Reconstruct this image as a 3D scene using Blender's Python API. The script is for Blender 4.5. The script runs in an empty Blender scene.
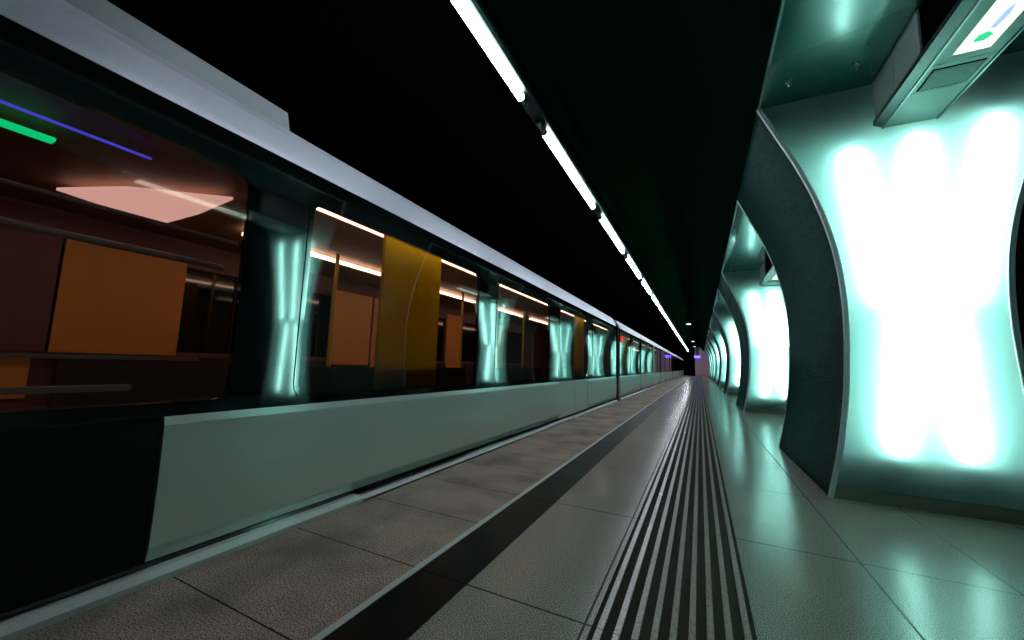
import bpy, bmesh, math, random
from mathutils import Matrix, Vector
random.seed(4)
sc = bpy.context.scene

# ---------------------------------------------------------------- camera
cam_d = bpy.data.cameras.new('camera'); cam = bpy.data.objects.new('camera', cam_d)
sc.collection.objects.link(cam)
cam_d.sensor_width = 36.0; cam_d.lens = 382.0 / 1024 * 36
cam_d.clip_start = 0.05; cam_d.clip_end = 200
R = Matrix(((0.89808647, 0.02074211, 0.43932956), (0.438672, -0.11433472, -0.89134418), (0.03174227, 0.99322572, -0.11178145)))
cam.matrix_world = Matrix.Translation((0, 0, 1.0)) @ R.to_4x4()
sc.camera = cam
# ---------------------------------------------------------------- world, exposure
w = bpy.data.worlds.new('world'); sc.world = w; w.use_nodes = True
w.node_tree.nodes['Background'].inputs[0].default_value = (0.0, 0.0, 0.0, 1)
w.node_tree.nodes['Background'].inputs[1].default_value = 0.0
sc.view_settings.view_transform = 'Standard'; sc.view_settings.look = 'None'
sc.view_settings.gamma = 1.0; sc.view_settings.exposure = 0.0; sc.view_settings.use_curve_mapping = False
sc.cycles.max_bounces = 8; sc.cycles.diffuse_bounces = 4; sc.cycles.glossy_bounces = 4
sc.cycles.transparent_max_bounces = 12; sc.cycles.transmission_bounces = 6
sc.cycles.sample_clamp_indirect = 4.0
W_POWER = 60.0        # tubes inside the pillars
TUBE_POWER = 34.0     # platform lamps
CAR_POWER = 7.0       # lamps in the train

# ---------------------------------------------------------------- materials
def mat(name, col, rough=0.5, metal=0.0, emit=None, power=0.0, spec=0.5, coat=0.0):
    m = bpy.data.materials.new(name); m.use_nodes = True
    b = m.node_tree.nodes['Principled BSDF']
    b.inputs['Base Color'].default_value = (*col, 1); b.inputs['Roughness'].default_value = rough
    b.inputs['Metallic'].default_value = metal; b.inputs['Specular IOR Level'].default_value = spec
    b.inputs['Coat Weight'].default_value = coat
    if emit: b.inputs['Emission Color'].default_value = (*emit, 1); b.inputs['Emission Strength'].default_value = power
    return m
class NT:
    def __init__(s, m): s.t = m.node_tree; s.b = s.t.nodes.get('Principled BSDF')
    def n(s, k, **kw):
        x = s.t.nodes.new(k)
        for a, v in kw.items(): setattr(x, a, v)
        return x
    def l(s, a, b): s.t.links.new(a, b)
    def m(s, op, a, b=None):
        x = s.n('ShaderNodeMath', operation=op)
        for i, v in enumerate((a, b)):
            if v is None: continue
            if isinstance(v, (int, float)): x.inputs[i].default_value = v
            else: s.l(v, x.inputs[i])
        return x.outputs[0]
    def joint(s, c, off, pitch, width):      # 1 on a joint line
        f = s.m('FRACT', s.m('ADD', s.m('DIVIDE', s.m('SUBTRACT', c, off), pitch), 100.5))
        d = s.m('ABSOLUTE', s.m('SUBTRACT', f, 0.5))
        return s.m('LESS_THAN', d, width / 2 / pitch)
    def mix(s, fac, a, b):
        x = s.n('ShaderNodeMix', data_type='RGBA')
        for i, v in ((0, fac), (6, a), (7, b)):
            if isinstance(v, (int, float)): x.inputs[i].default_value = v
            elif isinstance(v, tuple): x.inputs[i].default_value = (*v, 1)
            else: s.l(v, x.inputs[i])
        return x.outputs[2]
def stone(name, base, dark, xj, yj, rough, jw=0.007, stain=None, speck=210.0):
    m = mat(name, base, rough); g = NT(m)
    tc = g.n('ShaderNodeTexCoord'); sp = g.n('ShaderNodeSeparateXYZ'); g.l(tc.outputs['Object'], sp.inputs[0])
    n1 = g.n('ShaderNodeTexNoise'); n1.inputs['Scale'].default_value = speck; n1.inputs['Detail'].default_value = 3
    g.l(tc.outputs['Object'], n1.inputs['Vector'])
    r1 = g.n('ShaderNodeValToRGB'); r1.color_ramp.elements[0].position = 0.42; r1.color_ramp.elements[1].position = 0.56
    r1.color_ramp.elements[0].color = (*dark, 1); r1.color_ramp.elements[1].color = (*base, 1)
    g.l(n1.outputs[0], r1.inputs[0]); col = r1.outputs[0]
    n2 = g.n('ShaderNodeTexNoise'); n2.inputs['Scale'].default_value = 2.3; n2.inputs['Detail'].default_value = 5
    g.l(tc.outputs['Object'], n2.inputs['Vector'])
    if stain:
        r2 = g.n('ShaderNodeValToRGB'); r2.color_ramp.elements[0].position = 0.42; r2.color_ramp.elements[1].position = 0.66
        g.l(n2.outputs[0], r2.inputs[0])
        sf = g.m('MULTIPLY', r2.outputs[0], 0.6)
        col = g.mix(sf, col, stain)
    j = None
    if xj: j = g.joint(sp.outputs[0], xj[0], xj[1], jw)
    if yj:
        k = g.joint(sp.outputs[1], yj[0], yj[1], jw)
        j = g.m('MAXIMUM', j, k) if j is not None else k
    if j is not None:
        col = g.mix(j, col, (0.004, 0.005, 0.004))
        g.l(g.m('ADD', g.m('MULTIPLY', j, 0.5), g.m('ADD', g.m('MULTIPLY', n2.outputs[0], 0.12), rough - 0.06)), g.b.inputs['Roughness'])
    g.l(col, g.b.inputs['Base Color'])
    bp = g.n('ShaderNodeBump'); bp.inputs['Strength'].default_value = 0.012; bp.inputs['Distance'].default_value = 0.002
    g.l(n1.outputs[0], bp.inputs['Height']); g.l(bp.outputs[0], g.b.inputs['Normal'])
    return m
def mosaic(name, col, col2, rough, scale=26.0, strength=0.5):
    m = mat(name, col, rough); g = NT(m)
    tc = g.n('ShaderNodeTexCoord')
    sx = g.n('ShaderNodeSeparateXYZ'); g.l(tc.outputs['Object'], sx.inputs[0])
    mp = g.n('ShaderNodeCombineXYZ'); g.l(sx.outputs[1], mp.inputs[0]); g.l(sx.outputs[2], mp.inputs[1])
    br = g.n('ShaderNodeTexBrick'); br.offset = 0.5
    br.inputs['Scale'].default_value = scale; br.inputs['Mortar Size'].default_value = 0.05
    br.inputs['Color1'].default_value = (*col, 1); br.inputs['Color2'].default_value = (*col2, 1)
    br.inputs['Mortar'].default_value = (col[0]*0.3, col[1]*0.3, col[2]*0.3, 1); g.l(mp.outputs[0], br.inputs[0])
    no = g.n('ShaderNodeTexNoise'); no.inputs['Scale'].default_value = 55; no.inputs['Detail'].default_value = 4
    g.l(tc.outputs['Object'], no.inputs['Vector'])
    g.l(br.outputs[0], g.b.inputs['Base Color'])
    h = g.m('ADD', g.m('MULTIPLY', no.outputs[0], 1.2), g.m('MULTIPLY', br.outputs['Fac'], -0.8))
    bp = g.n('ShaderNodeBump'); bp.inputs['Strength'].default_value = strength; bp.inputs['Distance'].default_value = 0.014
    g.l(h, bp.inputs['Height']); g.l(bp.outputs[0], g.b.inputs['Normal'])
    return m
def frosted(name, col):
    """back-lit frosted glass: light of the lamps behind it comes through, a weak gloss lies on it"""
    m = bpy.data.materials.new(name); m.use_nodes = True; t = m.node_tree; t.nodes.clear()
    o = t.nodes.new('ShaderNodeOutputMaterial'); tr = t.nodes.new('ShaderNodeBsdfTranslucent'); df = t.nodes.new('ShaderNodeBsdfDiffuse')
    tr.inputs[0].default_value = (*col, 1); df.inputs[0].default_value = (0.02, 0.10, 0.09, 1)
    gl = t.nodes.new('ShaderNodeBsdfGlossy'); gl.inputs['Roughness'].default_value = 0.12
    a = t.nodes.new('ShaderNodeMixShader'); a.inputs[0].default_value = 0.15
    f = t.nodes.new('ShaderNodeFresnel'); f.inputs[0].default_value = 1.18
    b = t.nodes.new('ShaderNodeMixShader')
    t.links.new(tr.outputs[0], a.inputs[1]); t.links.new(df.outputs[0], a.inputs[2])
    t.links.new(f.outputs[0], b.inputs[0]); t.links.new(a.outputs[0], b.inputs[1]); t.links.new(gl.outputs[0], b.inputs[2])
    t.links.new(b.outputs[0], o.inputs[0]); return m
def pane_glass(name, tint, ior=1.5, rough=0.02, add=0.0):
    m = bpy.data.materials.new(name); m.use_nodes = True; t = m.node_tree; t.nodes.clear()
    o = t.nodes.new('ShaderNodeOutputMaterial'); tr = t.nodes.new('ShaderNodeBsdfTransparent'); tr.inputs[0].default_value = (*tint, 1)
    gl = t.nodes.new('ShaderNodeBsdfGlossy'); gl.inputs['Roughness'].default_value = rough
    f = t.nodes.new('ShaderNodeFresnel'); f.inputs[0].default_value = ior
    ad = t.nodes.new('ShaderNodeMath'); ad.operation = 'ADD'; ad.inputs[1].default_value = add; t.links.new(f.outputs[0], ad.inputs[0])
    b = t.nodes.new('ShaderNodeMixShader')
    t.links.new(ad.outputs[0], b.inputs[0]); t.links.new(tr.outputs[0], b.inputs[1]); t.links.new(gl.outputs[0], b.inputs[2])
    t.links.new(b.outputs[0], o.inputs[0]); return m

def tile_gloss(m, gloss, rough):
    """dark glazed tiles: diffuse body plus a weak tinted gloss that does not wash out at grazing angles"""
    t = m.node_tree; b = t.nodes['Principled BSDF']
    d = t.nodes.new('ShaderNodeBsdfDiffuse'); g = t.nodes.new('ShaderNodeBsdfGlossy'); a = t.nodes.new('ShaderNodeAddShader')
    g.inputs['Color'].default_value = (*gloss, 1); g.inputs['Roughness'].default_value = rough
    t.links.new(b.inputs['Base Color'].links[0].from_socket, d.inputs['Color'])
    for x in (d, g): t.links.new(b.inputs['Normal'].links[0].from_socket, x.inputs['Normal'])
    t.links.new(d.outputs[0], a.inputs[0]); t.links.new(g.outputs[0], a.inputs[1])
    t.links.new(a.outputs[0], t.nodes['Material Output'].inputs[0]); t.nodes.remove(b)
    return m
def glossless(m, spec, tint=None):
    b = m.node_tree.nodes['Principled BSDF']
    b.inputs['Specular IOR Level'].default_value = spec
    if tint: b.inputs['Specular Tint'].default_value = (*tint, 1)
    return m
M = dict(
    floor=stone('terrazzo', (0.43, 0.43, 0.37), (0.09, 0.09, 0.075), (0.747, 0.585), (1.585, 1.19), 0.19, jw=0.010),
    coping=stone('flamed_granite', (0.52, 0.41, 0.32), (0.10, 0.08, 0.062), None, (1.585, 0.593), 0.62, stain=(0.05, 0.045, 0.038), speck=150.0),
    band=glossless(stone('polished_black_granite', (0.006, 0.007, 0.008), (0.004, 0.004, 0.005), None, (1.585, 1.19), 0.3), 0.05),
    rib=stone('rib_granite', (0.46, 0.42, 0.37), (0.22, 0.20, 0.18), None, (1.585, 1.19), 0.25, jw=0.004),
    groove=mat('brown_rubber', (0.016, 0.012, 0.008), 0.8, spec=0.1),
    nosing=mat('nosing_metal', (0.5, 0.56, 0.56), 0.5, 0.4),
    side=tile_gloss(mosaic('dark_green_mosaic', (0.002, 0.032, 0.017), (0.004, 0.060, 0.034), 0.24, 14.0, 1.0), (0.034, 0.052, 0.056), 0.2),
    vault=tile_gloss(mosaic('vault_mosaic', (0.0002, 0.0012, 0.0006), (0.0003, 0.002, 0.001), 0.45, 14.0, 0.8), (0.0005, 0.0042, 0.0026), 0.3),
    steel=mat('brushed_steel', (0.28, 0.32, 0.31), 0.38, 0.9),
    trimsteel=mat('pale_edge_steel', (0.42, 0.50, 0.50), 0.4, 0.5),
    skirt=mat('bronze_skirting', (0.06, 0.05, 0.038), 0.4, 0.3),
    soffit=mat('teal_soffit_glass', (0.008, 0.095, 0.078), 0.2, spec=0.9, coat=0.8),
    backing=mat('teal_white_lining', (0.002, 0.05, 0.05), 0.8, spec=0.1),
    tube=mat('pillar_tube_light', (0.9, 0.9, 0.9), 0.5, emit=(0.80, 1.0, 0.95), power=W_POWER),
    lamp=mat('platform_tube_light', (0.9, 0.9, 0.9), 0.5, emit=(0.86, 0.91, 1.0), power=TUBE_POWER),
    frost=frosted('frosted_glass', (0.45, 0.88, 0.80)),
    black=mat('matte_black', (0.0015, 0.0015, 0.0015), 0.9, spec=0.0),
    darkwall=mat('dark_wall', (0.002, 0.002, 0.002), 0.8, spec=0.0),
    greypanel=mat('grey_green_sheet', (0.20, 0.27, 0.24), 0.45),
    darkmetal=mat('dark_metal', (0.03, 0.04, 0.038), 0.35, 0.6),
    endwall=mat('pinkish_end_wall', (0.85, 0.50, 0.44), 0.7),
    white=mat('silver_roof_cove', (0.55, 0.60, 0.68), 0.35, 0.25),
    roofgrey=mat('grey_roof_unit', (0.22, 0.25, 0.27), 0.5, 0.2),
    body=mat('pale_green_silver_body', (0.80, 0.93, 0.86), 0.22, 0.3),
    bodyblack=mat('black_gloss_car_paint', (0.004, 0.005, 0.005), 0.05, spec=1.0),
    lowblack=mat('black_lower_panel', (0.003, 0.004, 0.004), 0.22, spec=0.15),
    glass=pane_glass('train_glass', (0.70, 0.70, 0.66), 1.5, 0.03, 0.22),
    orange=mat('orange_brown_lining', (0.75, 0.34, 0.07), 0.5),
    plum=mat('plum_brown_lining', (0.16, 0.07, 0.07), 0.5),
    carceil=mat('car_ceiling', (0.28, 0.17, 0.11), 0.5),
    carfloor=mat('car_floor', (0.03, 0.03, 0.03), 0.5),
    seat=mat('dark_seat_fabric', (0.03, 0.02, 0.025), 0.8),
    yellow=mat('yellow_rail', (0.60, 0.48, 0.02), 0.4),
    screen=frosted('yellow_green_screen', (0.95, 0.85, 0.02)),
    warm=mat('warm_lamp', (0.9, 0.8, 0.7), 0.5, emit=(1.0, 0.60, 0.42), power=CAR_POWER),
    pink=mat('pink_lamp', (0.9, 0.8, 0.8), 0.5, emit=(1.0, 0.52, 0.46), power=1.1),
    green=mat('green_led', (0.1, 0.9, 0.4), 0.5, emit=(0.0, 1.0, 0.32), power=1.0),
    blue=mat('blue_led', (0.1, 0.1, 0.9), 0.5, emit=(0.10, 0.08, 1.0), power=1.0),
    violet=mat('violet_led', (0.3, 0.2, 0.9), 0.5, emit=(0.12, 0.05, 1.0), power=5.0),
    red=mat('red_lens', (0.5, 0.01, 0.01), 0.4, emit=(1.0, 0.03, 0.02), power=0.6),
    signwhite=mat('lit_sign_face', (0.9, 0.9, 0.85), 0.5, emit=(1.0, 1.0, 0.80), power=1.3),
    signgreen=mat('lit_sign_green', (0.0, 0.5, 0.2), 0.5, emit=(0.02, 0.6, 0.25), power=0.8),
    signblue=mat('lit_sign_blue', (0.2, 0.3, 0.8), 0.5, emit=(0.4, 0.55, 1.0), power=1.0),
    chrome=mat('chrome', (0.6, 0.62, 0.6), 0.2, 1.0),
    downlight=mat('downlight_lens', (0.8, 0.9, 0.9), 0.5, emit=(0.7, 1.0, 1.0), power=3.0),
    rail=mat('track_rail', (0.05, 0.045, 0.04), 0.5, 0.7),
)

# ---------------------------------------------------------------- mesh helpers
def obj(name, bm, m, parent=None, smooth=False):
    me = bpy.data.meshes.new(name); bm.normal_update(); bm.to_mesh(me); bm.free()
    if smooth:
        for p in me.polygons: p.use_smooth = True
    me.materials.append(M[m] if isinstance(m, str) else m)
    o = bpy.data.objects.new(name, me); sc.collection.objects.link(o)
    if parent: o.parent = parent
    return o
def box(bm, x0, x1, y0, y1, z0, z1, bev=0.0):
    r = bmesh.ops.create_cube(bm, size=1.0)
    for v in r['verts']:
        v.co = Vector(((x0+x1)/2 + v.co.x*(x1-x0), (y0+y1)/2 + v.co.y*(y1-y0), (z0+z1)/2 + v.co.z*(z1-z0)))
    if bev:
        es = list({e for v in r['verts'] for e in v.link_edges})
        bmesh.ops.bevel(bm, geom=es, offset=bev, segments=2, affect='EDGES')
    return bm
def B(*a, **k): return box(bmesh.new(), *a, **k)
def prism(bm, pts, y0, y1, closed=True, axis='y'):
    """outline (a, b) swept between y0 and y1; axis y: (x,z) outline, axis x: (y,z) outline, axis z: (x,y) outline"""
    def P(a, b, t): return (a, t, b) if axis == 'y' else ((t, a, b) if axis == 'x' else (a, b, t))
    A = [bm.verts.new(P(a, b, y0)) for a, b in pts]; C = [bm.verts.new(P(a, b, y1)) for a, b in pts]
    n = len(pts)
    for i in range(n if closed else n-1):
        j = (i+1) % n; bm.faces.new((A[i], A[j], C[j], C[i]))
    if closed: bm.faces.new(A); bm.faces.new(list(reversed(C)))
    bmesh.ops.recalc_face_normals(bm, faces=bm.faces)
    return bm
def tube(bm, a, b, r, n=10):
    a, b = Vector(a), Vector(b); d = b - a
    q = d.to_track_quat('Z', 'Y').to_matrix().to_4x4()
    bmesh.ops.create_cone(bm, segments=n, radius1=r, radius2=r, depth=d.length, cap_ends=True, matrix=Matrix.Translation((a+b)/2) @ q)
    return bm
def T(a, b, r, n=10): return tube(bmesh.new(), a, b, r, n)
def thing(name, label, cat, loc=(0, 0, 0), group=None):
    o = bpy.data.objects.new(name, None); sc.collection.objects.link(o); o.location = loc
    return tag(o, label, cat, group)
def tag(o, label=None, cat=None, group=None, kind=None):
    if label: o['label'] = label
    if cat: o['category'] = cat
    if group: o['group'] = group
    if kind: o['kind'] = kind
    return o
def struct(o, label=None): return tag(o, label, None, None, 'structure')
def dup(root, loc, label, group=None):
    r = root.copy(); sc.collection.objects.link(r); r.location = loc; r['label'] = label
    if group: r['group'] = group
    for ch in list(root.children):
        c = ch.copy(); sc.collection.objects.link(c); c.parent = r
        for g in ch.children:
            d = g.copy(); sc.collection.objects.link(d); d.parent = c
    return r

Y0, Y1 = -4.0, 62.0
PITCH, THICK, FRONT = 6.91, 2.24, 4.045
CEN = 1.575

# pillar outline: left edge x for a height z (leans out at the top like a vault)
PROF = [(0, .922), (.38, 1.0), (.79, 1.057), (1.03, 1.076), (1.36, 1.091), (1.7, 1.085), (2.04, 1.05), (2.41, .968), (2.79, .842), (3.18, .675), (3.48, .545)]
def xl(z):
    k = 0
    while k < len(PROF)-2 and z > PROF[k+1][0]: k += 1
    def pt(i): return PROF[max(0, min(len(PROF)-1, i))]
    z0, a = pt(k); z1, b = pt(k+1); t = (z-z0)/(z1-z0)
    ma = (pt(k+1)[1]-pt(k-1)[1])/max(1e-6, pt(k+1)[0]-pt(k-1)[0]); mb = (pt(k+2)[1]-pt(k)[1])/max(1e-6, pt(k+2)[0]-pt(k)[0])
    h = z1-z0
    return (2*t**3-3*t*t+1)*a + (t**3-2*t*t+t)*h*ma + (-2*t**3+3*t*t)*b + (t**3-t*t)*h*mb

# ---------------------------------------------------------------- the setting
struct(obj('floor', B(0.172, 5.6, Y0, Y1, -0.2, 0), 'floor'), 'polished grey green terrazzo floor')
struct(obj('floor', B(-0.965, -0.397, Y0, Y1, -0.2, 0), 'floor'))
struct(obj('trim_1', B(-2.14, -1.262, Y0, Y1, -0.2, 0), 'coping'), 'brown grey rough granite platform edge paving')
struct(obj('trim_2', B(-1.262, -1.228, Y0, Y1, -0.2, 0.004), 'nosing'), 'thin metal strip beside the platform edge paving')
struct(obj('trim_3', B(-1.228, -0.965, Y0, Y1, -0.2, 0), 'band'), 'polished black stone band in the floor')
struct(obj('floor', B(-6.2, -2.14, Y0, 90, -1.25, -1.1), 'black'))
struct(obj('wall_left', B(-6.3, -6.1, Y0, 90, -1.25, 4.4), 'darkwall'))
struct(obj('wall_right', B(5.6, 5.8, Y0, Y1, -0.2, 4.4), 'darkwall'))
struct(obj('wall_back', B(-6.3, 5.8, Y0-0.2, Y0, -1.25, 4.8), 'darkwall'))
struct(obj('wall_end', B(-0.62, 5.8, Y1, Y1+0.2, -0.2, 4.8), 'endwall'), 'pinkish brown wall closing the far end of the platform')
struct(obj('wall_tunnel', B(-6.3, -0.3, 90, 90.2, -1.25, 4.8), 'darkwall'))
struct(obj('ceiling', B(-6.2, -1.62, Y0, 90, 3.95, 4.15), 'black'), 'black ceiling above the train')
# vault over the platform: from the opening edge up and over to the lamp line
vp = [(.545, 3.48), (.30, 3.84), (.02, 4.08), (-.30, 4.20), (-.62, 4.19), (-.92, 4.04), (-1.16, 3.85), (-1.34, 3.66), (-1.62, 3.66)]
def smoothed(p, n=6):
    out = []
    for i in range(len(p)-1):
        a, b, c, d = (Vector(p[max(0, min(len(p)-1, k))]) for k in (i-1, i, i+1, i+2))
        for q in range(n):
            t = q/n; out.append(tuple(.5*((2*b)+(c-a)*t+(2*a-5*b+4*c-d)*t*t+(3*b-a-3*c+d)*t**3)))
    return out + [p[-1]]
vfull = smoothed(vp)
outer = [(-1.62, 4.5), (.70, 4.5), (.70, 3.50)]
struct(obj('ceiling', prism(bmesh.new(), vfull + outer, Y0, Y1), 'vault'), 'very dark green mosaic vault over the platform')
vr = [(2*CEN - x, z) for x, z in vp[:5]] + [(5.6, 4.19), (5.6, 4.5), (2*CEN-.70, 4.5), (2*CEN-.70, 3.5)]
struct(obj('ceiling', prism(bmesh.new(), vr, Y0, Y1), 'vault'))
struct(obj('ceiling', B(.56, 2*CEN-.56, Y0, Y1, 3.48, 3.60), 'soffit'), 'glossy teal soffit above the openings between the pillars')
for i in range(-1, 8):
    struct(obj('trim_4', prism(bmesh.new(), [(.545, 3.462), (.562, 3.462), (.562, 3.482), (.545, 3.482)], max(Y0, FRONT + THICK + PITCH*(i-1)), FRONT + PITCH*i), 'steel'))
# track
rl = obj('track_rail', prism(bmesh.new(), [(-2.72, -1.1), (-2.6, -1.1), (-2.62, -1.07), (-2.645, -1.06), (-2.645, -.98), (-2.625, -.97), (-2.625, -.94), (-2.695, -.94), (-2.695, -.97), (-2.675, -.98), (-2.675, -1.06), (-2.70, -1.07)], Y0, 88), 'rail')
tag(rl, 'steel running rail under the train on the platform side', 'rail', 'running rails')
r2 = rl.copy(); sc.collection.objects.link(r2); r2.location.x = -1.5; r2['label'] = 'steel running rail under the train on the far side'

# ---------------------------------------------------------------- ribbed guiding strip
tg = thing('tactile_strip', 'ribbed tactile guiding strip of pale ribs and dark grooves set in the floor', 'tactile paving', (-.397, 0, 0))
obj('groove_bed', B(0, .569, Y0, Y1, -.2, -.004), 'groove', tg)
for k in range(9):
    x = .018 + k*.0635
    obj('rib', prism(bmesh.new(), [(x, -.006), (x+.027, -.006), (x+.025, .001), (x+.002, .001)], Y0, Y1), 'rib', tg)

# ---------------------------------------------------------------- illuminated pillars
zs = [0.095 + (3.48-0.095)*i/44 for i in range(45)]
zall = [3.48*i/46 for i in range(47)]
def panel(y, inset=0.03, th=0.012):
    bm = bmesh.new(); rows = []
    for z in zs: rows.append([bm.verts.new((x, yy, z)) for x in (xl(z)+inset, 2*CEN-xl(z)-inset) for yy in (y,)])
    for a, b in zip(rows, rows[1:]): bm.faces.new((a[0], a[1], b[1], b[0]))
    return bm
def cladding(side, y0, y1, t=0.05):
    bm = bmesh.new(); rows = []
    for z in zall:
        x = xl(z)
        q = [(x, y0), (x+t, y0), (x+t, y1), (x, y1)]
        if side > 0: q = [(2*CEN-a, b) for a, b in q]
        rows.append([bm.verts.new((a, b, z)) for a, b in q])
    for a, b in zip(rows, rows[1:]):
        for i in range(4): bm.faces.new((a[i], a[(i+1) % 4], b[(i+1) % 4], b[i]))
    bm.faces.new(rows[0]); bm.faces.new(rows[-1])
    bmesh.ops.recalc_face_normals(bm, faces=bm.faces); return bm
def edge(side, y, d):
    """flat steel edging that follows the curve of the opening"""
    bm = bmesh.new(); rows = []
    for z in zall:
        x = xl(z)
        q = [(x-.006, y), (x+.024, y), (x+.024, y+d), (x-.006, y+d)]
        if side > 0: q = [(2*CEN-a, b) for a, b in q]
        rows.append([bm.verts.new((a, b, z)) for a, b in q])
    for a, b in zip(rows, rows[1:]):
        for i in range(4): bm.faces.new((a[i], a[(i+1) % 4], b[(i+1) % 4], b[i]))
    bm.faces.new(rows[0]); bm.faces.new(rows[-1])
    bmesh.ops.recalc_face_normals(bm, faces=bm.faces); return bm
# lamps behind a face: three fan out above, two stand below
STROKES = [((1.206, 2.90), (1.335, 1.60)), ((1.640, 2.93), (1.560, 1.60)), ((2.085, 2.98), (1.835, 1.60)),
           ((1.470, 1.54), (1.365, .42)), ((1.700, 1.54), (1.765, .42))]
def make_pillar():
    # local origin: floor, centre of pillar plan; y from -THICK/2 (front) to +THICK/2
    h = THICK/2
    t = thing('light_pillar', 'nearest illuminated pillar', 'pillar', (0, FRONT+h, 0), 'illuminated pillars along the platform')
    for side in (-1, 1): obj('mosaic_side', cladding(side, -h+.03, h-.03), 'side', t, True)
    for s in (-1, 1):
        yf = s*h
        f = obj('light_panel', panel(yf - s*.012), 'frost', t)
        for (a, b) in STROKES:
            tb = T((a[0], yf - s*.064, a[1]), (b[0], yf - s*.064, b[1]), .019, 8)
            obj('fluorescent_tube', tb, 'tube', f)
        for side in (-1, 1): obj('edge_trim', edge(side, yf, -s*.035), 'trimsteel', t)
        sk = bmesh.new()
        prism(sk, [(xl(0)+.01, 0), (2*CEN-xl(0)-.01, 0), (2*CEN-xl(.1)-.02, .1), (xl(.1)+.02, .1)], yf - s*.004, yf - s*.05)
        obj('skirting', sk, 'skirt', t)
        # lining of the lamp box behind the frosted glass
        bk = bmesh.new(); rows = []
        for z in zs:
            x = xl(z)+.052
            rows.append([bk.verts.new(p) for p in ((x, yf - s*.05, z), (x, yf - s*.30, z), (2*CEN-x, yf - s*.30, z), (2*CEN-x, yf - s*.05, z))])
        for a, b in zip(rows, rows[1:]):
            for i in range(3): bk.faces.new((a[i], a[i+1], b[i+1], b[i]))
        for r in (rows[0], rows[-1]): bk.faces.new(r)
        obj('lamp_box_lining', bk, 'backing', t)
        # unseen boards added above and below the tubes to darken the ends of the glass
        for z, gap in ((3.03, .040), (.37, .034)):
            x = xl(z)+.056; a_, b_ = sorted((yf - s*gap, yf - s*.298))
            obj('added_shade_board', B(x, 2*CEN-x, a_, b_, z, z+.008), 'backing', t)
    return t
ordn = ['nearest', 'second', 'third', 'fourth', 'fifth', 'sixth', 'seventh', 'eighth']
p0 = make_pillar()
p0['label'] = 'nearest hourglass pillar, its whole glowing W panel facing the camera and dark mosaic side'
for i in range(1, 8):
    extra = ', farthest of the row before the end wall' if i == 7 else ' counted from the camera, glowing panel partly hidden'
    dup(p0, (0, FRONT + THICK/2 + PITCH*i, 0), '%s hourglass pillar%s' % (ordn[i], extra), 'illuminated pillars along the platform')
dup(p0, (0, FRONT + THICK/2 - PITCH, 0), 'hourglass pillar just behind the camera, out of the picture', 'illuminated pillars along the platform')

# ---------------------------------------------------------------- service box hung from the soffit in each bay
def make_service_box():
    t = thing('service_duct', 'nearest service duct', 'ceiling duct', (0, FRONT, 0), 'service ducts under the soffit')
    L = -2.3
    obj('duct_tray', prism(bmesh.new(), [(1.358, 3.088), (1.412, 3.062), (1.755, 3.062), (1.775, 3.10), (1.775, 3.15), (1.358, 3.128)], L, -.012), 'darkmetal', t)
    # side sheets up to the soffit
    obj('side_sheet', B(1.372, 1.384, -.385, -.012, 3.13, 3.478), 'greypanel', t)
    obj('side_sheet', B(1.372, 1.384, -.765, -.391, 3.13, 3.478), 'greypanel', t)
    obj('hanger', B(1.50, 1.64, L+.1, -.02, 3.13, 3.479), 'black', t)
    obj('dark_gap_sheet', B(1.395, 1.41, L, -.77, 3.13, 3.478), 'black', t)  # black sheet added for the darkness of the open gap past the side sheets
    # bottom: three sheets with seams, a ribbed frame at the sides
    for y0, y1 in ((-.448, -.016), (-.742, -.454), (-2.28, -.748)):
        if y0 == -2.28:
            bm = bmesh.new(); box(bm, 1.43, 1.498, y0, y1, 3.052, 3.064); box(bm, 1.672, 1.735, y0, y1, 3.052, 3.064); box(bm, 1.498, 1.672, -.80, y1, 3.052, 3.064)
        else: bm = B(1.43, 1.735, y0, y1, 3.052, 3.064)
        obj('bottom_sheet', bm, 'greypanel', t)
    obj('edge_lip', B(1.412, 1.424, L, -.014, 3.045, 3.07), 'steel', t)
    obj('edge_lip', B(1.741, 1.752, L, -.014, 3.045, 3.07), 'steel', t)
    obj('grille_frame', B(1.452, 1.708, -.698, -.472, 3.049, 3.0525), 'black', t)
    g = bmesh.new()
    for k in range(12):
        box(g, 1.46, 1.70, -.690+k*.0175, -.681+k*.0175, 3.044, 3.0492)
    obj('grille', g, 'greypanel', t)
    s = obj('lamp_panel', B(1.503, 1.667, -2.1, -.81, 3.052, 3.060), 'signwhite', t)
    bm = bmesh.new()
    prism(bm, [(1.545, -.90), (1.60, -.895), (1.622, -.935), (1.585, -.975), (1.55, -.955)], 3.049, 3.0525, axis='z')
    obj('green_mark', bm, 'signgreen', s)
    bm = bmesh.new()
    prism(bm, [(1.575, -1.0), (1.605, -.99), (1.615, -1.09), (1.60, -1.17), (1.58, -1.12)], 3.049, 3.0525, axis='z')
    obj('blue_mark', bm, 'signblue', s)
    return t
sb = make_service_box()
sb['label'] = 'nearest grey service duct with grille and lit panel, hanging at the top right'
for i in range(1, 4):
    dup(sb, (0, FRONT + PITCH*i, 0), '%s grey service duct from the camera, hanging in the opening before the %s pillar' % (ordn[i], ordn[i+0]))
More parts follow.
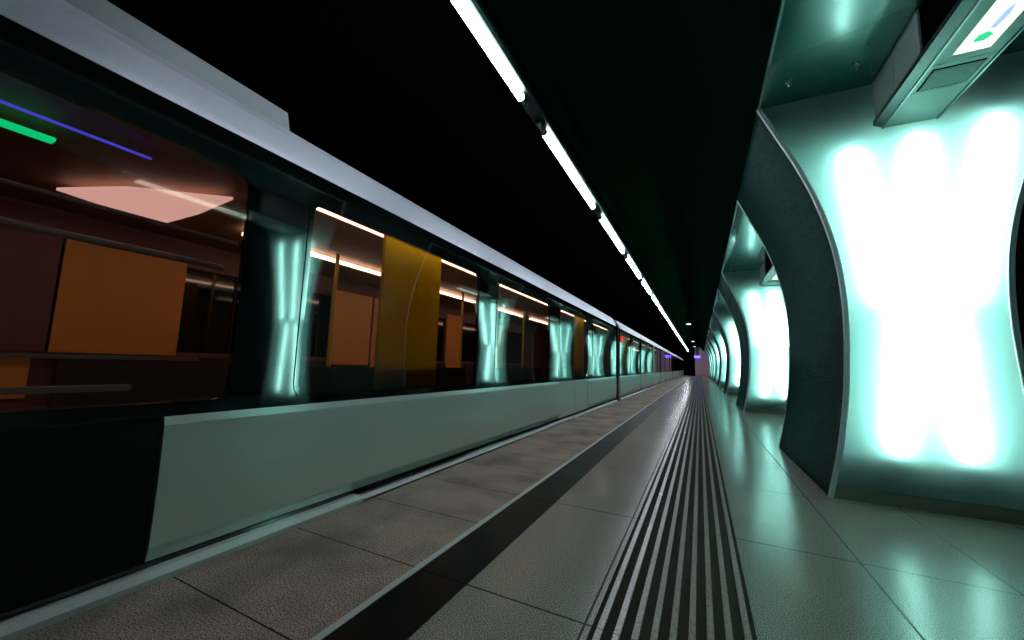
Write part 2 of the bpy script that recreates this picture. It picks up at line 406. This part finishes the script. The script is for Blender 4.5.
# small spotlights in the soffit
def make_spot():
    t = thing('ceiling_spotlight', 'spot', 'spotlight', (.73, 3.73, 3.48), 'small spotlights in the soffit')
    bm = bmesh.new(); bmesh.ops.create_cone(bm, segments=20, radius1=.026, radius2=.030, depth=.012, cap_ends=True, matrix=Matrix.Translation((0, 0, -.005)))
    obj('mounting_ring', bm, 'chrome', t, False)
    bm = T((0, 0, -.008), (.018, .02, -.035), .013, 14); obj('spot_head', bm, 'chrome', t)
    return t
sp = make_spot(); sp['label'] = 'small chrome spotlight, left one above the nearest opening'
dup(sp, (1.177, 3.734, 3.48), 'small chrome spotlight, right one beside the nearest grey duct')
for i in (1, 2):
    dup(sp, (.73, 3.73+PITCH*i, 3.48), 'small chrome spotlight, left one in the %s opening' % ordn[i])
    dup(sp, (1.177, 3.734+PITCH*i, 3.48), 'small chrome spotlight, right one in the %s opening' % ordn[i])

# ---------------------------------------------------------------- line of tube lamps over the platform edge
rt = obj('lamp_rail', prism(bmesh.new(), [(-1.525, 3.54), (-1.40, 3.54), (-1.385, 3.56), (-1.385, 3.64), (-1.40, 3.659), (-1.54, 3.659), (-1.54, 3.56)], Y0, Y1-.1), 'darkmetal')
tag(rt, 'long dark metal rail carrying the line of white tube lamps', 'lamp rail')
def make_lamp():
    t = thing('tube_lamp', 'lamp', 'lamp', (-1.47, 3.63, 3.5), 'tube lamps along the platform ceiling')
    L = 2.12
    obj('tube', T((0, .0, 0), (0, L, 0), .034, 12), 'lamp', t, False)
    for a, b in ((-.05, .0), (L, L+.05)): obj('end_cap', T((0, a, 0), (0, b, 0), .038, 12), 'chrome', t)
    for a in (-.10, L+.02): obj('holder', B(-.018, .018, a, a+.08, .015, .04), 'darkmetal', t)
    for a, b in ((-.20, -.05), (L+.05, L+.11)): obj('ballast', T((0, a, .004), (0, b, .004), .026, 12), 'steel', t)
    return t
lp = make_lamp(); lp['label'] = 'second tube lamp of the ceiling line, after the wide gap below the top edge'
GL = 'tube lamps along the platform ceiling'
words = ['third', 'fourth', 'fifth', 'sixth', 'seventh', 'eighth', 'ninth', 'tenth', 'eleventh', 'twelfth', 'thirteenth', 'fourteenth', 'fifteenth', 'sixteenth', 'seventeenth', 'eighteenth', 'nineteenth', 'twentieth', 'twenty-first', 'twenty-second', 'twenty-third']
dup(lp, (-1.47, .90, 3.5), 'nearest tube lamp of the ceiling line, cut by the top edge', GL)
for k in range(1, 22):
    y = 3.63 + 2.62*k
    if y + 2.2 > Y1: break
    dup(lp, (-1.47, y, 3.5), '%s tube lamp of the ceiling line counted from the top edge' % words[k-1], GL)
# small hanging lamps far away, seen beyond the lamp line
def make_hang(loc, label):
    t = thing('hanging_lamp', label, 'lamp', loc, 'small lamps on the far vault')
    obj('lamp_housing', B(-.16, .16, -.10, .10, 0, .07, bev=.01), 'darkmetal', t)
    obj('lamp_lens', B(-.13, .13, -.104, .08, -.03, .0), 'downlight', t)
    obj('hanger', T((0, 0, .07), (0, 0, .22), .012, 8), 'darkmetal', t)
    return t
make_hang((-.62, 28.0, 3.97), 'small white lamp on the dark vault, right of the middle lamp line')
make_hang((-.62, 46.0, 3.97), 'small white lamp on the vault just above the end wall')
make_hang((-.62, 57.0, 3.97), 'tiny lamp on the vault, nearest to the end wall')
vl = thing('violet_light', 'violet light glowing at the far end of the platform ceiling', 'lamp', (-.35, 60.6, 2.55))
obj('lens', B(-.35, .45, -.1, .1, 0, .3, bev=.03), 'violet', vl); obj('mounting', B(-.2, .3, -.06, .06, .3, 1.6), 'darkmetal', vl)

# ---------------------------------------------------------------- the train
XS = -2.25; XF = -4.65        # platform side and far side of a car
def pane(parent, y0, y1, z0=.735, z1=2.03, r=.10, name='window', rad=True):
    """rubber frame with a rounded opening and a glass pane in it"""
    def outline(a, b, c, d, r):
        pts = []
        for cy_, cz_, s in ((b-r, c+r, -90), (b-r, d-r, 0), (a+r, d-r, 90), (a+r, c+r, 180)):
            for q in range(5):
                an = math.radians(s + q*22.5); pts.append((cy_+r*math.cos(an), cz_+r*math.sin(an)))
        return pts
    o_, i_ = outline(y0, y1, z0, z1, r), outline(y0+.03, y1-.03, z0+.03, z1-.03, max(.01, r-.03))
    bm = bmesh.new(); n = len(o_)
    V = [[bm.verts.new((x, a, b)) for a, b in ol] for x, ol in ((XS+.006, o_), (XS+.006, i_), (XS-.03, i_), (XS-.03, o_))]
    for L0, L1 in ((0, 1), (1, 2), (2, 3), (3, 0)):
        for k in range(n): bm.faces.new((V[L0][k], V[L0][(k+1) % n], V[L1][(k+1) % n], V[L1][k]))
    bmesh.ops.recalc_face_normals(bm, faces=bm.faces)
    f = obj(name, bm, 'bodyblack', parent)
    g = bmesh.new(); prism(g, i_, XS-.004, XS-.010, axis='x')
    # single-sided film: keep only the outer face so a reflection is not doubled
    for fc in [fc for fc in g.faces if abs(fc.normal.x) < .9 or fc.calc_center_median().x < XS-.006]: g.faces.remove(fc)
    obj('glass_pane', g, 'glass', f)
    return f
def side_wall(y0, y1, holes, x0, x1, z0, z1, hz0, hz1):
    """flat wall with rectangular openings (boxes between the holes)"""
    bm = bmesh.new(); c = y0
    for a, b in holes:
        if a > c: box(bm, x0, x1, c, a, z0, z1)
        box(bm, x0, x1, a, b, z0, hz0); box(bm, x0, x1, a, b, hz1, z1); c = b
    if c < y1: box(bm, x0, x1, c, y1, z0, z1)
    return bm
def make_car(name_label, ya, yb, wins, doors, black_to=None, roof_unit=None, seam_light=None, screens=()):
    t = thing('metro_car', name_label, 'metro car', (0, 0, 0), 'cars of the metro train')
    holes = sorted([(a+.02, b-.02) for a, b in wins])
    # upper black window band
    obj('window_band', side_wall(ya, yb, holes, XS-.035, XS, .70, 2.20, .755, 2.01), 'bodyblack', t)
    # lower body between the doors
    c = ya if black_to is None else black_to
    segs = []
    for a, b in doors:
        if a > c: segs.append((c, a))
        c = max(c, b)
    if c < yb: segs.append((c, yb))
    for a, b in segs:
        bm = prism(bmesh.new(), [(XS-.05, .06), (XS-.004, .06), (XS+.012, .12), (XS+.018, .40), (XS+.012, .66), (XS, .70), (XS-.05, .70)], a, b)
        obj('lower_panel', bm, 'body', t)
    if black_to is not None:
        obj('dark_lower_panel', B(XS-.05, XS+.01, ya, black_to-.01, .06, .70), 'lowblack', t)
    for a, b in doors:
        if black_to is not None and b <= black_to: continue
        mid = (a+b)/2
        for u, v in ((a+.015, mid-.008), (mid+.008, b-.015)):
            d = obj('door', B(XS-.045, XS+.006, u, v, .055, .698, bev=.004), 'body', t)
    # underframe, skirt and door sill
    obj('underframe', B(XS-.06, XS-.012, ya, yb, -.55, .06), 'bodyblack', t)
    obj('skirt_rail', prism(bmesh.new(), [(XS-.02, -.03), (XS+.05, -.03), (XS+.055, -.01), (XS+.02, .012), (XS-.02, .012)], max(ya, 2.1), yb), 'steel', t)
    if ya < 2.1:
        obj('door_sill', prism(bmesh.new(), [(XS-.02, -.035), (XS+.075, -.035), (XS+.085, -.02), (XS+.08, .012), (XS+.03, .028), (XS-.02, .028)], ya, 2.1), 'body', t)
    # cove at the roof edge and roof
    obj('roof_cove', prism(bmesh.new(), [(XS-.02, 2.20), (XS+.004, 2.195), (XS-.012, 2.235), (XS-.085, 2.40), (XS-.12, 2.455), (XS-.30, 2.47), (XS-.30, 2.38), (XS-.12, 2.30)], ya, yb), 'white', t)
    obj('roof', B(XF+.1, XS-.30, ya, yb, 2.25, 2.47), 'black', t)
    if roof_unit:
        obj('roof_unit', prism(bmesh.new(), [(XS-.13, 2.455), (XS-.17, 2.60), (XS-.6, 2.64), (XS-.6, 2.455)], *roof_unit), 'roofgrey', t)
    # far side, floor, ends and ceiling of the cabin
    fh = []; y = ya+.8
    while y < yb-1.9:
        fh.append((y, y+1.35)); y += 1.95
    obj('far_wall', side_wall(ya, yb, fh, XF, XF+.05, -.0, 2.15, 1.0, 1.85), 'plum', t)
    for a, b in fh: obj('far_window', B(XF+.005, XF+.02, a, b, .98, 1.87), 'bodyblack', t)
    for k in range(len(fh)-1): obj('lining_panel', B(XF+.05, XF+.07, fh[k][1]+.03, fh[k+1][0]-.03, .62, 1.95), 'orange', t)
    obj('cabin_floor', B(XF, XS-.06, ya, yb, -.04, .0), 'carfloor', t)
    obj('cabin_ceiling', B(XF, XS-.035, ya, yb, 2.11, 2.16), 'carceil', t)
    for yy in (ya, yb-.04): obj('end_wall', B(XF, XS-.035, yy, yy+.04, -.0, 2.15), 'plum', t)
    # lamp strips under the ceiling
    obj('ceiling_lamp', B(-2.475, -2.435, ya+1.9 if black_to is not None else ya+.3, yb-.3, 2.060, 2.085) if black_to is None else B(-2.475, -2.435, 1.62, yb-.3, 2.060, 2.085), 'warm', t)
    s = (ya+.3) if black_to is None else 1.9
    while s < yb-2.2:
        obj('ceiling_lamp', B(-3.66, -3.60, s, s+1.75, 2.055, 2.085), 'warm', t); s += 2.15
    # benches and yellow grab poles
    y = ya+.9
    k = 0
    while y < yb-1.9:
        b = obj('bench', prism(bmesh.new(), [(XF+.07, .10), (XF+.45, .10), (XF+.5, .42), (XF+.5, .47), (XF+.16, .45), (XF+.10, .95), (XF+.07, .95)], y, y+1.25), 'seat', t)
        y += 1.95; k += 1
    for (a, b) in wins:
        m = a + (b-a)*.55
        if b < 1.5: continue
        obj('grab_pole', T((-3.45, m, .0), (-3.45, m, 2.1), .019, 10), 'yellow', t)
        obj('near_partition', B(XS-.16, XS-.11, a+.05, b-.05, .0, .93), 'seat', t)
    for a, b, x in screens:
        obj('door_screen', B(x-.015, x+.015, a, b, .60, 2.10, bev=.004), 'screen', t)
    for a, b in wins: pane(t, a, b)
    return t
wa = [(-4.3, -2.6), (-2.3, -.25), (-.05, 1.22), (1.55, 3.72), (4.12, 6.02), (6.50, 8.45), (8.86, 10.9)]
da = [(-2.3, -.55), (-.45, .93), (6.50, 8.45)]
c0 = make_car('nearest metro car, warm lit windows, its black lower panel at the left edge', -5.6, 11.68, wa, da, black_to=.93, roof_unit=(-4.5, 1.45),
              screens=((2.29, 3.06, -2.335), (7.7, 8.38, -2.335)))
# door-top displays, handrails and lining seen through the first window
obj('green_display', B(-2.93, -2.87, .20, .60, 2.028, 2.045), 'green', c0)
obj('blue_display', B(-2.69, -2.677, .2, .90, 2.045, 2.055), 'blue', c0)
pl_ = prism(bmesh.new(), [(-3.84, .84), (-3.35, 1.02), (-2.85, 1.40), (-3.4, 1.455), (-4.02, 1.46)], 2.05, 2.07, axis='z'); obj('pink_ceiling_lamp', pl_, 'pink', c0)
obj('ceiling_lamp', B(-3.66, -3.60, -5.2, .2, 2.055, 2.085), 'warm', c0)  # strip added out of view to brighten the near end of the cabin
obj('ceiling_lamp', B(-2.475, -2.435, -5.2, .1, 2.060, 2.085), 'warm', c0)  # second strip added out of view, brightens the lining behind the first window
obj('handrail', T((-2.6, .05, 1.69), (-2.6, 1.33, 1.69), .010, 10), 'white', c0)
obj('handrail', T((-2.6, .05, 1.52), (-2.6, 1.27, 1.52),   .018, 10), 'white', c0)
obj('lining_panel', B(-4.52, -4.49, 1.08, 1.88, .97, 1.93), 'orange', c0)
obj('lining_panel', B(-4.52, -4.49, .30, 1.06, .97, 1.93), 'plum', c0)
obj('lining_panel', B(-4.52, -4.49, 3.55, 4.25, .90, 1.93), 'orange', c0)
obj('bench_rail', B(-2.64, -2.6, .05, 1.2, .955, .975), 'white', c0)
obj('bench_rail', B(-2.64, -2.6, .05, .92, .80, .83), 'white', c0)

def car_windows(y0): return [(y0+.35, y0+2.15), (y0+2.6, y0+4.45), (y0+5.0, y0+6.8), (y0+7.3, y0+9.4), (y0+10.1, y0+11.9), (y0+12.4, y0+13.7), (y0+14.4, y0+16.4)]
c1 = make_car('second metro car, just beyond the first dark gap between the cars', 12.3, 29.4, car_windows(12.3), [(16.9, 18.6), (22.4, 24.2)], screens=((13.4, 14.2, -2.335),))
obj('red_lamp', B(XS, XS+.02, 12.42, 12.75, 1.78, 1.98, bev=.004), 'red', c1)
for a in (17.0, 22.2, 26.0): obj('gutter_post', B(XS, XS+.03, a-.06, a+.06, .06, 2.2), 'bodyblack' if a != 22.2 else 'body', c1)
c2 = make_car('third metro car, small and dim between the second and last cars', 30.0, 47.1, car_windows(30.0), [(34.6, 36.3), (40.1, 41.9)])
for a in (31.5+3, 37.2, 43.0): obj('gutter_post', B(XS, XS+.03, a-.07, a+.07, .06, 2.2), 'bodyblack', c2)
c3 = make_car('last metro car at the far end of the platform', 47.7, 64.8, car_windows(47.7), [(52.3, 54.0), (57.8, 59.6)])
for a, b, lb in ((11.68, 12.3, 'black folded gangway joining the nearest and second metro cars'), (29.4, 30.0, 'black gangway joining the second and third metro cars'), (47.1, 47.7, 'black gangway joining the third and last metro cars')):
    g = bmesh.new(); n = 7
    for k in range(n):
        u = a+.005 + k*(b-a-.01)/n; v = u+(b-a-.01)/n
        box(g, XF+.15, XS-.06, u, v-.02, .05, 2.3); box(g, XF+.2, XS-.10, v-.02, v, .10, 2.25)
    tag(obj('car_gangway', g, 'black'), lb, 'gangway', 'gangways between the cars')
